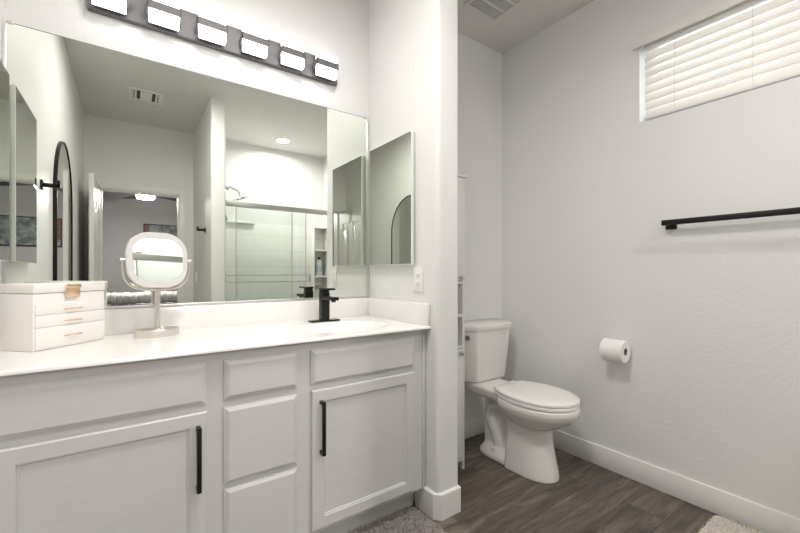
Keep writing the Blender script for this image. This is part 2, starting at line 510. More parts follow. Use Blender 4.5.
# ------------------------------------------------------------------ vanity cabinet
def make_vanity():
    o = (0.39, 1.66, 0)
    t = thing('vanity_cabinet', 'long pale grey painted vanity cabinet under the white countertop', 'cabinet', o)
    FY = 1.408
    zt, zb = 0.8645, 0.112
    MB(o).box(XL + 0.002, XV - 0.003, FY, FY + 0.019, zb, zt).box(XL + 0.002, XL + 0.018, FY + 0.019, YV - 0.002, zb, zt) \
        .box(XV - 0.019, XV - 0.003, FY + 0.019, YV - 0.002, zb, zt).box(XL + 0.018, XV - 0.019, FY + 0.019, YV - 0.002, zb, zb + 0.016) \
        .box(XL + 0.018, XV - 0.019, YV - 0.008, YV - 0.002, zb + 0.016, zt).build('body', M['cabinet'], t)
    MB(o).box(XL + 0.002, XV - 0.015, 1.478, 1.49, 0, zb).build('toe_kick', M['cabinet'], t)
    MB(o).box(1.127, XV - 0.001, FY - 0.006, FY + 0.001, zb, zt, 0.001).build('filler_strip', M['cabinet'], t)
    def slab(name, x0, x1, z0, z1):
        b = 0.012
        y1, y0 = FY - 0.0005, FY - 0.018
        m = MB(o)
        q = lambda e, y: [(x0 + e, y, z0 + e), (x1 - e, y, z0 + e), (x1 - e, y, z1 - e), (x0 + e, y, z1 - e)]
        m.loft([q(0, y1), q(0, y1 - 0.0075), q(0.0045, y1 - 0.008), q(0.005, y1 - 0.0115), q(b + 0.004, y0), q(b + 0.005, y0)])
        return m.build(name, M['cabinet'], t, smooth=20)
    slab('drawer_front', -0.289, 0.211, 0.695, 0.832)
    slab('drawer_front', 0.574, 1.073, 0.693, 0.829)
    slab('drawer', 0.264, 0.520, 0.696, 0.830)
    slab('drawer', 0.263, 0.520, 0.409, 0.673)
    slab('drawer', 0.264, 0.520, 0.132, 0.397)
    def door(x0, x1, hx):
        z0, z1 = 0.133, 0.672
        y0, y1 = FY - 0.019, FY - 0.0005
        r = 0.05
        rr = 0.043                                  # rails a little narrower than stiles
        f = lambda a, b, y: [(x0 + a, y, z0 + b), (x1 - a, y, z0 + b), (x1 - a, y, z1 - b), (x0 + a, y, z1 - b)]
        m = MB(o).loft([f(0, 0, y1), f(0, 0, y0 + 0.003), f(0.003, 0.003, y0), f(r, rr, y0), f(r + 0.0015, rr + 0.0015, y0 + 0.004)], caps=False)
        d = m.build('door', M['cabinet'], t, smooth=10)
        p = MB(o).loft([f(r, rr, y1), f(r, rr, y0 + 0.0042), f(r + 0.006, rr + 0.006, y0 + 0.0055), f(r + 0.009, rr + 0.009, y0 + 0.009), f(r + 0.010, rr + 0.010, y0 + 0.009)])
        p.build('panel', M['cabinet'], d, smooth=20)
        h = MB(o)
        hz0, hz1 = 0.427, 0.633
        h.box(hx - 0.007, hx + 0.007, y0 - 0.034, y0 - 0.024, hz0, hz1, 0.002)
        for z in (hz0 + 0.007, hz1 - 0.007):
            h.box(hx - 0.006, hx + 0.006, y0 - 0.026, y0 + 0.001, z - 0.006, z + 0.006)
        tag(h.build('handle', M['black'], d), 'matt black bar handle')
    door(-0.289, 0.211, 0.184)
    door(0.575, 1.073, 0.610)
make_vanity()

# ------------------------------------------------------------------ countertop with moulded basin
def make_counter():
    o = (0.39, 1.66, 0.8655)
    t = thing('countertop', 'white moulded vanity countertop with an oval basin near its right end', 'countertop', o)
    x0, x1, y0, y1 = XL + 0.001, XV - 0.0012, 1.366, YV - 0.001
    zt, zb = 0.8795, 0.8655
    cx, cy, ax, ay, dp = 0.805, 1.60, 0.215, 0.150, 0.085
    bm = MB(o)
    NX, NY = 150, 56
    t2 = bmesh.new()
    def zz(x, y):
        r = math.hypot((x - cx) / ax, (y - cy) / ay)
        if r >= 1.16: return zt
        s = min(1, max(0, (1.16 - r) / 0.95))
        return zt - dp * s * s * (3 - 2 * s)
    g = []
    for j in range(NY + 1):
        row = []
        for i in range(NX + 1):
            x = x0 + (x1 - x0) * i / NX
            y = y0 + (y1 - y0) * j / NY
            z = zz(x, y)
            row.append(t2.verts.new((x, y + (0.004 if j == 0 else 0), z)))
        g.append(row)
    for j in range(NY):
        for i in range(NX):
            t2.faces.new((g[j][i], g[j][i + 1], g[j + 1][i + 1], g[j + 1][i]))
    X = lambda i: x0 + (x1 - x0) * i / NX
    a = [t2.verts.new((X(i), y0, zt - 0.004)) for i in range(NX + 1)]
    b = [t2.verts.new((X(i), y0, zb + 0.003)) for i in range(NX + 1)]
    und = [[t2.verts.new((X(i), g[j][i].co.y, min(zb, g[j][i].co.z - 0.012))) for i in range(NX + 1)] for j in range(NY + 1)]
    for p, q in ((a, g[0]), (b, a), (und[0], b), (g[NY], und[NY])):
        for i in range(NX):
            t2.faces.new((p[i], p[i + 1], q[i + 1], q[i]))
    for j in range(NY):
        for i in range(NX):
            t2.faces.new((und[j + 1][i], und[j + 1][i + 1], und[j][i + 1], und[j][i]))
    for i in (0, NX):
        rows = [g[j][i] for j in range(NY + 1)] + [und[j][i] for j in range(NY, -1, -1)] + [b[i], a[i]]
        t2.faces.new(rows)
    bm._merge(t2)
    top = bm.build('top', M['counter'], t, smooth=50)
    MB(o).box(x0, x1, YV - 0.021, YV - 0.001, zt - 0.001, 0.982, 0.004).build('backsplash', M['counter'], t)
    MB(o).box(XV - 0.0205, XV - 0.0013, 1.371, YV - 0.0215, zt - 0.001, 0.982, 0.004).build('side_splash', M['counter'], t)
    MB(o).cyl((cx, cy + 0.02, zt - dp - 0.002), (cx, cy + 0.02, zt - dp + 0.004), 0.03).build('drain', M['black'], t)
make_counter()

# ------------------------------------------------------------------ faucet
def make_faucet():
    x, y, z = 0.815, 1.815, 0.8797
    o = (x, y, z)
    t = thing('faucet', 'matt black square single-lever faucet at the basin', 'faucet', o)
    MB(o).box(x - 0.078, x + 0.078, y - 0.026, y + 0.026, z, z + 0.007, 0.002).build('base_plate', M['black'], t)
    MB(o).box(x - 0.021, x + 0.021, y - 0.022, y + 0.022, z + 0.006, z + 0.146, 0.003).build('body', M['black'], t)
    s = MB(o).box(x - 0.021, x + 0.021, y - 0.125, y - 0.018, z + 0.112, z + 0.128, 0.002)
    s.cyl((x, y - 0.108, z + 0.104), (x, y - 0.108, z + 0.114), 0.011)
    s.build('spout', M['black'], t)
    MB(o).box(x - 0.019, x + 0.019, y - 0.020, y + 0.020, z + 0.145, z + 0.162, 0.002) \
        .box(x - 0.021, x + 0.021, y - 0.088, y + 0.024, z + 0.161, z + 0.170, 0.002).build('lever', M['black'], t)
make_faucet()

# ------------------------------------------------------------------ jewellery box
def make_jewel():
    o = (-0.240, 1.635, 0.8797)
    t = thing('jewelry_box', 'cream leatherette jewellery box standing in the left corner of the countertop', 'jewellery box', o, math.radians(45))
    # local: x along its front, y to its back
    Lx, Ly, Hz = 0.240, 0.137, 0.213
    MB().box(0, Lx, 0.004, Ly, 0, 0.1815, 0.003).build('body', M['leather'], t)
    MB().box(-0.001, Lx + 0.001, 0.0, Ly + 0.001, 0.1825, Hz, 0.004).build('lid', M['leather'], t)
    for z0, z1, hz in ((0.1135, 0.1475, 0.127), (0.0735, 0.1125, 0.088), (0.006, 0.0725, 0.038)):
        d = MB().box(0.004, Lx - 0.004, -0.001, 0.006, z0, z1, 0.0015).build('drawer', M['leather'], t)
        h = MB().tube([(Lx * 0.38, 0, hz), (Lx * 0.38, -0.010, hz), (Lx * 0.60, -0.010, hz), (Lx * 0.60, 0, hz)], 0.0022, 8)
        tag(h.build('handle', M['gold'], d), 'thin rose gold bar pull')
    c = MB().box(Lx * 0.39, Lx * 0.59, -0.006, 0.001, 0.166, 0.205, 0.0015).box(Lx * 0.39, Lx * 0.59, -0.011, -0.004, 0.196, 0.210, 0.002)
    tag(c.build('clasp', M['gold'], t), 'rose gold flap clasp')
make_jewel()

# ------------------------------------------------------------------ make-up mirror
def make_makeup():
    o = (0.094, 1.785, 0.8797)
    t = thing('makeup_mirror', 'oval lighted make-up mirror on a brushed nickel stand on the countertop', 'mirror', o, math.radians(10.6))
    zc = 0.297
    e = lambda a, b, n=40: [(a * math.cos(2 * PI * k / n), b * math.sin(2 * PI * k / n)) for k in range(n)]
    base = MB()
    base.loft([[(x, y, 0) for x, y in e(0.076, 0.052)], [(x, y, 0.024) for x, y in e(0.079, 0.054)], [(x, y, 0.028) for x, y in e(0.077, 0.052)],
               [(x, y, 0.028) for x, y in e(0.072, 0.047)], [(x, y, 0.014) for x, y in e(0.070, 0.045)]])
    base.cyl((0, 0, 0.009), (0, 0, 0.030), 0.020, 0.014)
    base.build('base', M['nickel'], t)
    MB().cyl((0, 0, 0.028), (0, 0, zc - 0.118), 0.0095).build('stem', M['nickel'], t)
    yk = MB()
    pts = []
    hw, hh, r = 0.114, 0.116, 0.085
    for k in range(33):
        a = PI + PI * k / 32
        ca, sa = math.cos(a), math.sin(a)
        pts.append((hw * math.copysign(abs(ca) ** 0.62, ca), 0, zc - hh * abs(sa) ** 0.62))
    yk.tube(pts, 0.0045, 10)
    for s in (-1, 1):
        yk.cyl((s * 0.104, 0, zc), (s * 0.121, 0, zc), 0.0055)
    yk.build('yoke', M['nickel'], t)
    # head, tilted a little upwards
    head = bpy.data.objects.new('head', None)
    tilt = math.radians(6.95)
    def R(x, y, z):
        c, s = math.cos(tilt), math.sin(tilt)
        return (x, y * c + z * s, zc - y * s * -1 * -1 + z * c) if False else (x, y * c + z * s, zc - y * s + z * c)
    bpy.data.objects.remove(head)
    def ring(hw, hh, r, y):
        return [R(a, y, b) for a, b in rrect(hw, hh, r)]
    fr = MB()
    fr.loft([ring(0.096, 0.100, 0.074, 0.022), ring(0.104, 0.108, 0.080, 0.017), ring(0.106, 0.110, 0.082, 0.006), ring(0.106, 0.110, 0.082, -0.008), ring(0.104, 0.108, 0.081, -0.010)])
    f = fr.build('frame', M['nickel'], t)
    tag(f, 'nickel round-cornered mirror housing')
    lr = MB()
    lr.loft([ring(0.1035, 0.1075, 0.0805, -0.0095), ring(0.1035, 0.1075, 0.0805, -0.0115), ring(0.086, 0.083, 0.056, -0.0115), ring(0.086, 0.083, 0.056, -0.0095)], caps=False)
    lr.build('light_ring', M['frost'], f)
    g = MB()
    g.loft([ring(0.0865, 0.0835, 0.056, -0.0095), ring(0.0865, 0.0835, 0.056, -0.0108)])
    g.build('mirror_glass', M['mirror'], f, smooth=0)
    ic = MB()
    n = 24
    lo = []
    for rad in (0.0072, 0.0058):
        lo.append([R(rad * math.cos(2 * PI * k / n), -0.0111, 0.060 + rad * math.sin(2 * PI * k / n)) for k in range(n)])
    ic.loft(lo, caps=False)
    ic.build('touch_button', M['steel'], f, smooth=0)
make_makeup()

# ------------------------------------------------------------------ vanity mirror
def make_vmirror():
    o = (0.39, YV, 0.983)
    t = thing('vanity_mirror', 'large frameless wall mirror above the vanity countertop', 'mirror', o)
    z0, z1 = 0.984, 2.020
    x0, x1 = -0.355, 1.128
    MB(o).box(x0, x1, YV - 0.006, YV - 0.0005, z0, z1).build('glass', M['mirror'], t, smooth=0)
    MB(o).box(x1, x1 + 0.010, YV - 0.011, YV - 0.0005, z0, z1 - 0.012, 0.001).build('edge_channel', M['alu'], t)
    MB(o).box(x0 - 0.0095, x0, YV - 0.011, YV - 0.0005, z0, z1 - 0.012, 0.001).build('edge_channel', M['alu'], t)
    MB(o).box(x0, x1, YV - 0.010, YV - 0.0062, z0 - 0.0008, z0 + 0.010, 0.001).build('bottom_channel', M['alu'], t)
    MB(o).box(x0, x1, YV - 0.0062, YV - 0.0004, z1, z1 + 0.0025).build('top_edge', M['glassedge'], t)
    for x in (x0 + 0.012, x1 - 0.008):
        MB(o).box(x - 0.009, x + 0.009, YV - 0.010, YV - 0.0004, z1 - 0.004, z1 + 0.010, 0.003).build('clip', M['alu'], t)
make_vmirror()

# ------------------------------------------------------------------ medicine cabinets
def make_medcab(side, label):
    xw = XV if side > 0 else XL
    s = -1 if side > 0 else 1
    y0, y1, z0, z1 = 1.480, 1.876, 1.167, 1.820
    o = (xw, (y0 + y1) / 2, z0)
    t = thing('medicine_cabinet', label, 'cabinet', o, group='mirrored medicine cabinets')
    X = lambda a: xw + s * a
    MB(o).box(min(X(0.0005), X(0.016)), max(X(0.0005), X(0.016)), y0 + 0.004, y1 - 0.004, z0 + 0.004, z1 - 0.004, 0.001).build('body', M['alu'], t)
    d = MB(o)
    q = lambda e, a: [(X(a), y0 + e, z0 + e), (X(a), y1 - e, z0 + e), (X(a), y1 - e, z1 - e), (X(a), y0 + e, z1 - e)]
    d.loft([q(0, 0.016), q(0, 0.026), q(0.004, 0.0275)])
    dd = d.build('mirror_door', M['mirroredge'], t, smooth=0)
    MB(o).loft([q(0.0035, 0.0268), q(0.0035, 0.0278)]).build('mirror_glass', M['mirror'], dd, smooth=0)
make_medcab(1, 'mirrored medicine cabinet on the partition wall right of the vanity mirror')
make_medcab(-1, 'mirrored medicine cabinet on the left wall above the jewellery box')

# ------------------------------------------------------------------ vanity light bar
def make_lightbar():
    x0, x1, z0, z1 = -0.130, 0.930, 2.152, 2.270
    o = (0.40, YV, z0)
    t = thing('vanity_light', 'long gunmetal light bar with six glowing square shades above the mirror', 'light', o)
    MB(o).box(x0, x1, YV - 0.027, YV - 0.0005, z0, z1, 0.0015).build('back_plate', M['bronze'], t)
    for k in range(6):
        cx = -0.060 + 0.1816 * k
        yb, yf = YV - 0.052, YV - 0.082
        sh = MB(o).box(cx - 0.0535, cx + 0.0535, yf, yb, z0 + 0.003, z1 - 0.003, 0.002).build('shade', M['shade'], t)
        b = MB(o).box(cx - 0.052, cx + 0.052, yb + 0.0008, yb + 0.005, z0 + 0.004, z1 - 0.004)  # backing plate added to block the shade's glow towards the wall
        zc = (z0 + z1) / 2 + 0.004
        b.box(cx - 0.060, cx + 0.060, yf - 0.004, yf - 0.0008, zc - 0.016, zc + 0.016)
        for s in (-1, 1):
            xa, xb = cx + s * 0.0575, cx + s * 0.060
            poly = [(yf - 0.004, zc - 0.013), (yf - 0.004, zc + 0.013), (YV - 0.027, zc + 0.013 - 0.006), (YV - 0.027, zc - 0.036)]
            b.prism(poly, xa, xb, lambda a, c, h: (h, a, c))
        b.build('bracket', M['bronze'], t)
make_lightbar()

# ------------------------------------------------------------------ outlet
def make_outlet():
    yc, zc = 1.456, 1.096
    o = (XV, yc, zc)
    t = thing('outlet', 'white electrical outlet on the partition wall under the medicine cabinet', 'outlet', o)
    MB(o).box(XV - 0.006, XV - 0.0004, yc - 0.036, yc + 0.036, zc - 0.060, zc + 0.060, 0.002).build('plate', M['plate'], t)
    for dz in (-0.02, 0.02):
        r = MB(o).box(XV - 0.0085, XV - 0.005, yc - 0.0165, yc + 0.0165, zc + dz - 0.0135, zc + dz + 0.0135, 0.001).build('receptacle', M['plate'], t)
        MB(o).box(XV - 0.0088, XV - 0.0082, yc - 0.008, yc - 0.006, zc + dz - 0.003, zc + dz + 0.005) \
            .box(XV - 0.0088, XV - 0.0082, yc + 0.006, yc + 0.008, zc + dz - 0.003, zc + dz + 0.005) \
            .box(XV - 0.0088, XV - 0.0082, yc - 0.002, yc + 0.002, zc + dz - 0.009, zc + dz - 0.006).build('slot', M['dark'], r)
make_outlet()

# ------------------------------------------------------------------ toilet
def make_toilet():
    o = (1.876, YA, 0)
    t = thing('toilet', 'white two-piece toilet with closed lid in the corner of the alcove', 'toilet', o)
    n = 48
    def egg(z, yf, yb, ym, hw, nf=2.0, nb=2.5):
        pts = []
        for k in range(n):
            a = 2 * PI * k / n
            c, s = math.cos(a), math.sin(a)
            e = nf if s > 0 else nb
            x = hw * math.copysign(abs(c) ** (2 / e), c)
            y = ym + (yf - ym if s > 0 else ym - yb) * math.copysign(abs(s) ** (2 / e), s)
            pts.append((x, -y, z))
        return pts
    # one continuous china casting: bowl, skirted column, foot, trapway, deck
    m = MB()
    m.loft([egg(0.415, 0.784, 0.330, 0.56, 0.174), egg(0.408, 0.789, 0.325, 0.56, 0.181), egg(0.385, 0.789, 0.325, 0.56, 0.182), egg(0.360, 0.778, 0.33, 0.56, 0.174),
            egg(0.325, 0.745, 0.34, 0.56, 0.152), egg(0.295, 0.695, 0.36, 0.55, 0.120), egg(0.270, 0.64, 0.38, 0.53, 0.085), egg(0.24, 0.60, 0.40, 0.50, 0.06)])
    m.loft([egg(0.0, 0.678, 0.400, 0.50, 0.108, 2.3, 9), egg(0.03, 0.674, 0.400, 0.50, 0.107, 2.3, 9), egg(0.10, 0.658, 0.400, 0.50, 0.101, 2.3, 9),
            egg(0.18, 0.642, 0.405, 0.50, 0.092, 2.3, 7), egg(0.27, 0.634, 0.40, 0.50, 0.090, 2.3, 7), egg(0.31, 0.634, 0.40, 0.50, 0.088, 2.3, 7)])
    m.loft([egg(0.0, 0.55, 0.165, 0.30, 0.092, 2.5, 3), egg(0.026, 0.55, 0.165, 0.30, 0.090, 2.5, 3), egg(0.046, 0.53, 0.180, 0.30, 0.072, 2.5, 3), egg(0.06, 0.52, 0.19, 0.30, 0.055, 2.5, 3)])
    m.box(-0.022, 0.022, -0.45, -0.185, 0.02, 0.40)
    tp = [(0.46, 0.17), (0.41, 0.245), (0.36, 0.295), (0.295, 0.310), (0.245, 0.285), (0.225, 0.235), (0.245, 0.185), (0.275, 0.14), (0.295, 0.09), (0.30, 0.03)]
    m.tube([(0, -a, b) for a, b in tp], 0.038, 16, 1.25)
    m.loft([egg(0.360, 0.46, 0.105, 0.26, 0.100, 2.2, 5), egg(0.385, 0.48, 0.085, 0.26, 0.115, 2.2, 6), egg(0.420, 0.48, 0.075, 0.26, 0.122, 2.2, 6), egg(0.432, 0.36, 0.080, 0.24, 0.116, 3, 6)])
    bowl = m.build('bowl', M['china'], t, smooth=0)
    md = bowl.modifiers.new('union', 'REMESH'); md.mode = 'VOXEL'; md.voxel_size = 0.0055; md.use_smooth_shade = True
    sm = bowl.modifiers.new('soft', 'SMOOTH'); sm.factor = 0.5; sm.iterations = 7
    for s in (-1, 1):
        MB().cyl((s * 0.072, -0.30, 0.040), (s * 0.072, -0.30, 0.066), 0.013, 0.010).build('bolt_cap', M['seat'], t)
    def oval(z, d):
        return [(x, min(y, -0.345 - d), z) for x, y, z in egg(z, 0.785 - d, 0.292 + d, 0.56, 0.181 - d, 2.05, 2.1)]
    st = MB()
    st.loft([oval(0.4165, 0.004), oval(0.419, 0), oval(0.431, 0), oval(0.434, 0.004)])
    st.build('seat', M['seat'], t)
    ld = MB()
    ld.loft([oval(0.4365, 0.005), oval(0.439, 0.001), oval(0.450, 0.001), oval(0.457, 0.007), oval(0.461, 0.03), oval(0.463, 0.08)])
    ld.build('lid', M['seat'], t, smooth=40)
    for s in (-1, 1):
        MB().box(s * 0.075 - 0.022, s * 0.075 + 0.022, -0.350, -0.318, 0.428, 0.452, 0.005).build('hinge', M['seat'], t)
    def trap(z, hw, yf, yb, c, cb=0.012):
        left = [(-hw, -yb - cb), (-hw, -yf + c + 0.010), (-hw + 0.002, -yf + c + 0.002), (-hw + 0.008, -yf + c - 0.006),
                (-hw + c - 0.008, -yf + 0.008), (-hw + c, -yf + 0.002), (-hw + c + 0.010, -yf)]
        loop = left + [(-x, y) for x, y in reversed(left)] + [(hw - cb, -yb), (-hw + cb, -yb)]
        return [(x + 0.030, y, z) for x, y in loop]
    tk = MB()
    tk.loft([trap(0.434, 0.176, 0.188, 0.035, 0.06), trap(0.440, 0.194, 0.196, 0.028, 0.066), trap(0.46, 0.200, 0.200, 0.026, 0.068), trap(0.768, 0.232, 0.222, 0.015, 0.074)])
    tk.build('tank', M['china'], t, smooth=25)
    tl = MB()
    tl.loft([trap(0.7685, 0.242, 0.232, 0.010, 0.082), trap(0.791, 0.243, 0.233, 0.010, 0.082), trap(0.800, 0.239, 0.229, 0.012, 0.080), trap(0.803, 0.229, 0.219, 0.02, 0.074)])
    tl.build('tank_lid', M['china'], t, smooth=25)
    lv = MB().cyl((-0.164, -0.174, 0.726), (-0.182, -0.192, 0.726), 0.011).cyl((-0.180, -0.190, 0.726), (-0.190, -0.200, 0.726), 0.016)
    lv.build('flush_button', M['darksteel'], t)
    MB().box(0.122, 0.134, -0.2225, -0.2185, 0.724, 0.736, 0.0008).build('emblem', M['steel'], t)
make_toilet()

# ------------------------------------------------------------------ slim storage cabinet in the alcove
def make_slim():
    x0, x1, y0, y1 = XP + 0.020, 1.578, 1.580, YA - 0.016
    o = ((x0 + x1) / 2, (y0 + y1) / 2, 0)
    t = thing('storage_cabinet', 'tall slim white storage cabinet between the partition and the toilet', 'cabinet', o)
    p = 0.016
    for xa in (x0, x1 - p):
        MB(o).box(xa, xa + p, y0, y1, 0, 1.672, 0.001).build('side_panel', M['white'], t)
    MB(o).box(x0 + p, x1 - p, y1 - 0.006, y1, 0.05, 1.672).build('back_panel', M['white'], t)
    MB(o).box(x0 - 0.012, x1 + 0.014, y0 - 0.012, y1, 1.6725, 1.688, 0.001).build('top', M['white'], t)
    for z in (0.05, 0.695, 0.876, 1.064):
        MB(o).box(x0 + p + 0.0005, x1 - p - 0.0005, y0 + 0.002, y1 - 0.0065, z, z + p).build('shelf', M['white'], t)
    for z0, z1, kz in ((0.067, 0.692, 0.670), (1.082, 1.670, 1.100)):
        d = MB(o).box(x0 + p + 0.002, x1 - p - 0.002, y0 - 0.001, y0 + 0.014, z0, z1, 0.001).build('door', M['white'], t)
        k = MB(o).cyl((x1 - 0.034, y0 - 0.001, kz), (x1 - 0.034, y0 - 0.014, kz), 0.006).ball((x1 - 0.034, y0 - 0.018, kz), 0.013)
        tag(k.build('knob', M['steel'], d), 'small dark steel knob')
make_slim()

# ------------------------------------------------------------------ toilet roll on its holder
def make_tp():
    xc, zc, y0, y1 = XR - 0.078, 0.712, 0.970, 1.083
    o = (XR, (y0 + y1) / 2, zc)
    h = thing('toilet_roll_holder', 'black wall holder inside the toilet paper roll', 'toilet roll holder', o)
    MB(o).box(XR - 0.010, XR - 0.0005, y1 + 0.004, y1 + 0.050, zc - 0.023, zc + 0.023, 0.002).build('mount', M['black'], h)
    MB(o).tube([(XR - 0.010, y1 + 0.024, zc), (xc + 0.012, y1 + 0.024, zc), (xc, y1 + 0.016, zc), (xc, y1, zc), (xc, y0 + 0.010, zc)], 0.0085, 12).build('arm', M['black'], h)
    oo = (xc, (y0 + y1) / 2, zc - 0.057)
    t = thing('toilet_roll', 'white toilet paper roll hanging on the right wall', 'toilet roll', oo)
    n = 48
    zr = zc - 0.010                    # the roll hangs on the arm
    ring = lambda r, y: [(xc + r * math.cos(2 * PI * k / n), y, zr + r * math.sin(2 * PI * k / n)) for k in range(n)]
    R = 0.0595
    r = MB(oo)
    r.loft([ring(0.0195, y0 + 0.002), ring(0.0195, y0), ring(R - 0.004, y0), ring(R, y0 + 0.003), ring(R, y1 - 0.003), ring(R - 0.004, y1), ring(0.0195, y1), ring(0.0195, y1 - 0.002)], caps=False)
    r.build('paper', M['paper'], t)
    c = MB(oo)
    c.loft([ring(0.0193, y0 + 0.001), ring(0.0193, y1 - 0.001)], caps=False)
    cc = c.build('core', mat('cardboard', (0.25, 0.18, 0.13), 0.9), t)
make_tp()

# ------------------------------------------------------------------ towel bar
def make_towelbar():
    xb, z, y1, y0 = XR - 0.062, 1.376, 0.806, 0.196
    o = (XR, (y0 + y1) / 2, z)
    t = thing('towel_bar', 'long matt black square towel bar on the right wall under the window', 'towel bar', o)
    MB(o).box(xb - 0.008, xb + 0.008, y0, y1, z - 0.013, z + 0.013, 0.002).build('bar', M['black'], t)
    for y in (y1 - 0.022, y0 + 0.022):
        MB(o).box(xb + 0.006, XR - 0.012, y - 0.013, y + 0.013, z - 0.013, z + 0.010, 0.001) \
            .box(XR - 0.0125, XR - 0.0005, y - 0.024, y + 0.024, z - 0.030, z + 0.018, 0.0015).build('post', M['black'], t)
make_towelbar()

# ------------------------------------------------------------------ window blind
def make_blind():
    y0, y1 = WY0 + 0.012, WY1 - 0.020
    o = (XR + 0.03, 0.33, WZ1)
    t = thing('window_blind', 'cream slatted window blind with a white valance, lowered', 'blind', o)
    MB(o).box(XR - 0.030, XR - 0.014, WY0 - 0.025, 0.960, 2.331, 2.395, 0.003) \
        .box(XR - 0.0145, XR - 0.0005, 0.946, 0.960, 2.331, 2.395, 0.001).build('valance', M['trim'], t)
    MB(o).box(XR + 0.004, XR + 0.054, y0, y1, 2.318, 2.370, 0.002).build('head_rail', M['trim'], t)
    ns = 8
    zc0, zc1 = 2.288, 1.982
    for k in range(ns):
        z = zc0 + (zc1 - zc0) * k / (ns - 1)
        a = math.radians(70)
        w = 0.0262
        prof = []
        for q in range(7):
            s = -1 + 2 * q / 6
            prof.append((s, 0.0022 * (1 - s * s)))
        up = [(XR + 0.030 + w * s * math.cos(a) + (b + 0.0013) * -math.sin(a), z + w * s * math.sin(a) + (b + 0.0013) * math.cos(a)) for s, b in prof]
        dn = [(XR + 0.030 + w * s * math.cos(a) + (b - 0.0013) * -math.sin(a), z + w * s * math.sin(a) + (b - 0.0013) * math.cos(a)) for s, b in reversed(prof)]
        MB(o).prism(up + dn, y0, y1, lambda p, q, h: (p, h, q)).build('slat', M['slat'], t)
    MB(o).box(XR + 0.006, XR + 0.054, y0, y1, 1.943, 1.956, 0.002).build('bottom_rail', M['trim'], t)
    for y in (0.775, 0.478, 0.05):
        c = MB(o)
        for x in (XR + 0.012, XR + 0.048):
            c.tube([(x, y, 2.320), (x, y + 0.002, 2.14), (x, y, 1.957)], 0.0011, 6)
        c.build('ladder_cord', M['nickel'], t)
make_blind()

# ------------------------------------------------------------------ rugs
def shag(mb, x0, x1, y0, y1, n, ln, w, seed, z=0.012, rad=0.04):
    rnd = random.Random(seed)
    bm = mb.bm
    k = 0
    while k < n:
        x = rnd.uniform(x0, x1); y = rnd.uniform(y0, y1)
        dx = max(x0 + rad - x, x - x1 + rad, 0); dy = max(y0 + rad - y, y - y1 + rad, 0)
        if math.hypot(dx, dy) > rad: continue
        k += 1
        a = rnd.uniform(0, 2 * PI)
        l = ln * rnd.uniform(0.6, 1.15)
        lean = rnd.uniform(0.2, 0.95)
        b = rnd.uniform(0, 2 * PI)
        ux, uy = math.cos(a) * w, math.sin(a) * w
        lx, ly = math.cos(b) * l * lean, math.sin(b) * l * lean
        p = [(x - ux, y - uy, z), (x + ux, y + uy, z),
             (x + ux * .8 + lx * .45, y + uy * .8 + ly * .45, z + l * .6), (x - ux * .8 + lx * .45, y - uy * .8 + ly * .45, z + l * .6),
             (x + lx, y + ly, z + l * (1 - lean * .4))]
        v = [bm.verts.new(q) for q in p]
        bm.faces.new(v[:4]); bm.faces.new((v[3], v[2], v[4]))
def make_rug(label, name, x0, x1, y0, y1, m, n, ln, w, seed):
    o = ((x0 + x1) / 2, (y0 + y1) / 2, 0)
    t = thing(name, label, 'rug', o)
    MB(o).box(x0, x1, y0, y1, 0.0005, 0.013, 0.012, 3, lambda e: vert_any(e)).build('backing', m, t)
    p = MB(o)
    shag(p, x0, x1, y0, y1, n, ln, w, seed)
    pl = p.build('pile', m, t, smooth=0)
    pl['kind'] = 'stuff'
vert_any = lambda e: abs(e.verts[0].co.z - e.verts[1].co.z) > 0.005
make_rug('grey fluffy bath rug on the floor in front of the vanity', 'bath_rug', 0.30, 1.105, 0.92, 1.455, M['greyrug'], 26000, 0.020, 0.0018, 3)
make_rug('cream shaggy rug on the floor along the right wall', 'shag_rug', 1.62, 2.205, -0.35, 0.595, M['whiterug'], 26000, 0.015, 0.002, 4)

# ------------------------------------------------------------------ ceiling vents and recessed lamp, added fill lamp
def make_grille():
    x0, x1, y0, y1 = 1.640, 1.905, 1.375, 1.645
    o = ((x0 + x1) / 2, (y0 + y1) / 2, H)
    t = thing('exhaust_vent', 'square exhaust vent grille in the ceiling above the toilet', 'vent', o)
    f = 0.020
    MB(o).box(x0, x1, y0, y0 + f, H - 0.010, H - 0.0004, 0.002).box(x0, x1, y1 - f, y1, H - 0.010, H - 0.0004, 0.002) \
        .box(x0, x0 + f, y0 + f, y1 - f, H - 0.010, H - 0.0004, 0.002).box(x1 - f, x1, y0 + f, y1 - f, H - 0.010, H - 0.0004, 0.002) \
        .build('frame', M['ceiling'], t)
    MB(o).box(x0 + f, x1 - f, y0 + f, y1 - f, H - 0.002, H - 0.0004).build('backing', M['ventdark'], t)
    g = MB(o)
    n = 17
    for k in range(1, n):
        x = x0 + f + (x1 - x0 - 2 * f) * k / n
        g.box(x - 0.0017, x + 0.0017, y0 + f, y1 - f, H - 0.008, H - 0.003)
        y = y0 + f + (y1 - y0 - 2 * f) * k / n
        g.box(x0 + f, x1 - f, y - 0.0017, y + 0.0017, H - 0.008, H - 0.003)
    for s in (1 / 3, 2 / 3):
        y = y0 + f + (y1 - y0 - 2 * f) * s
        g.box(x0 + f, x1 - f, y - 0.006, y + 0.006, H - 0.009, H - 0.002)
    g.build('grille', M['trim'], t, smooth=0)
make_grille()

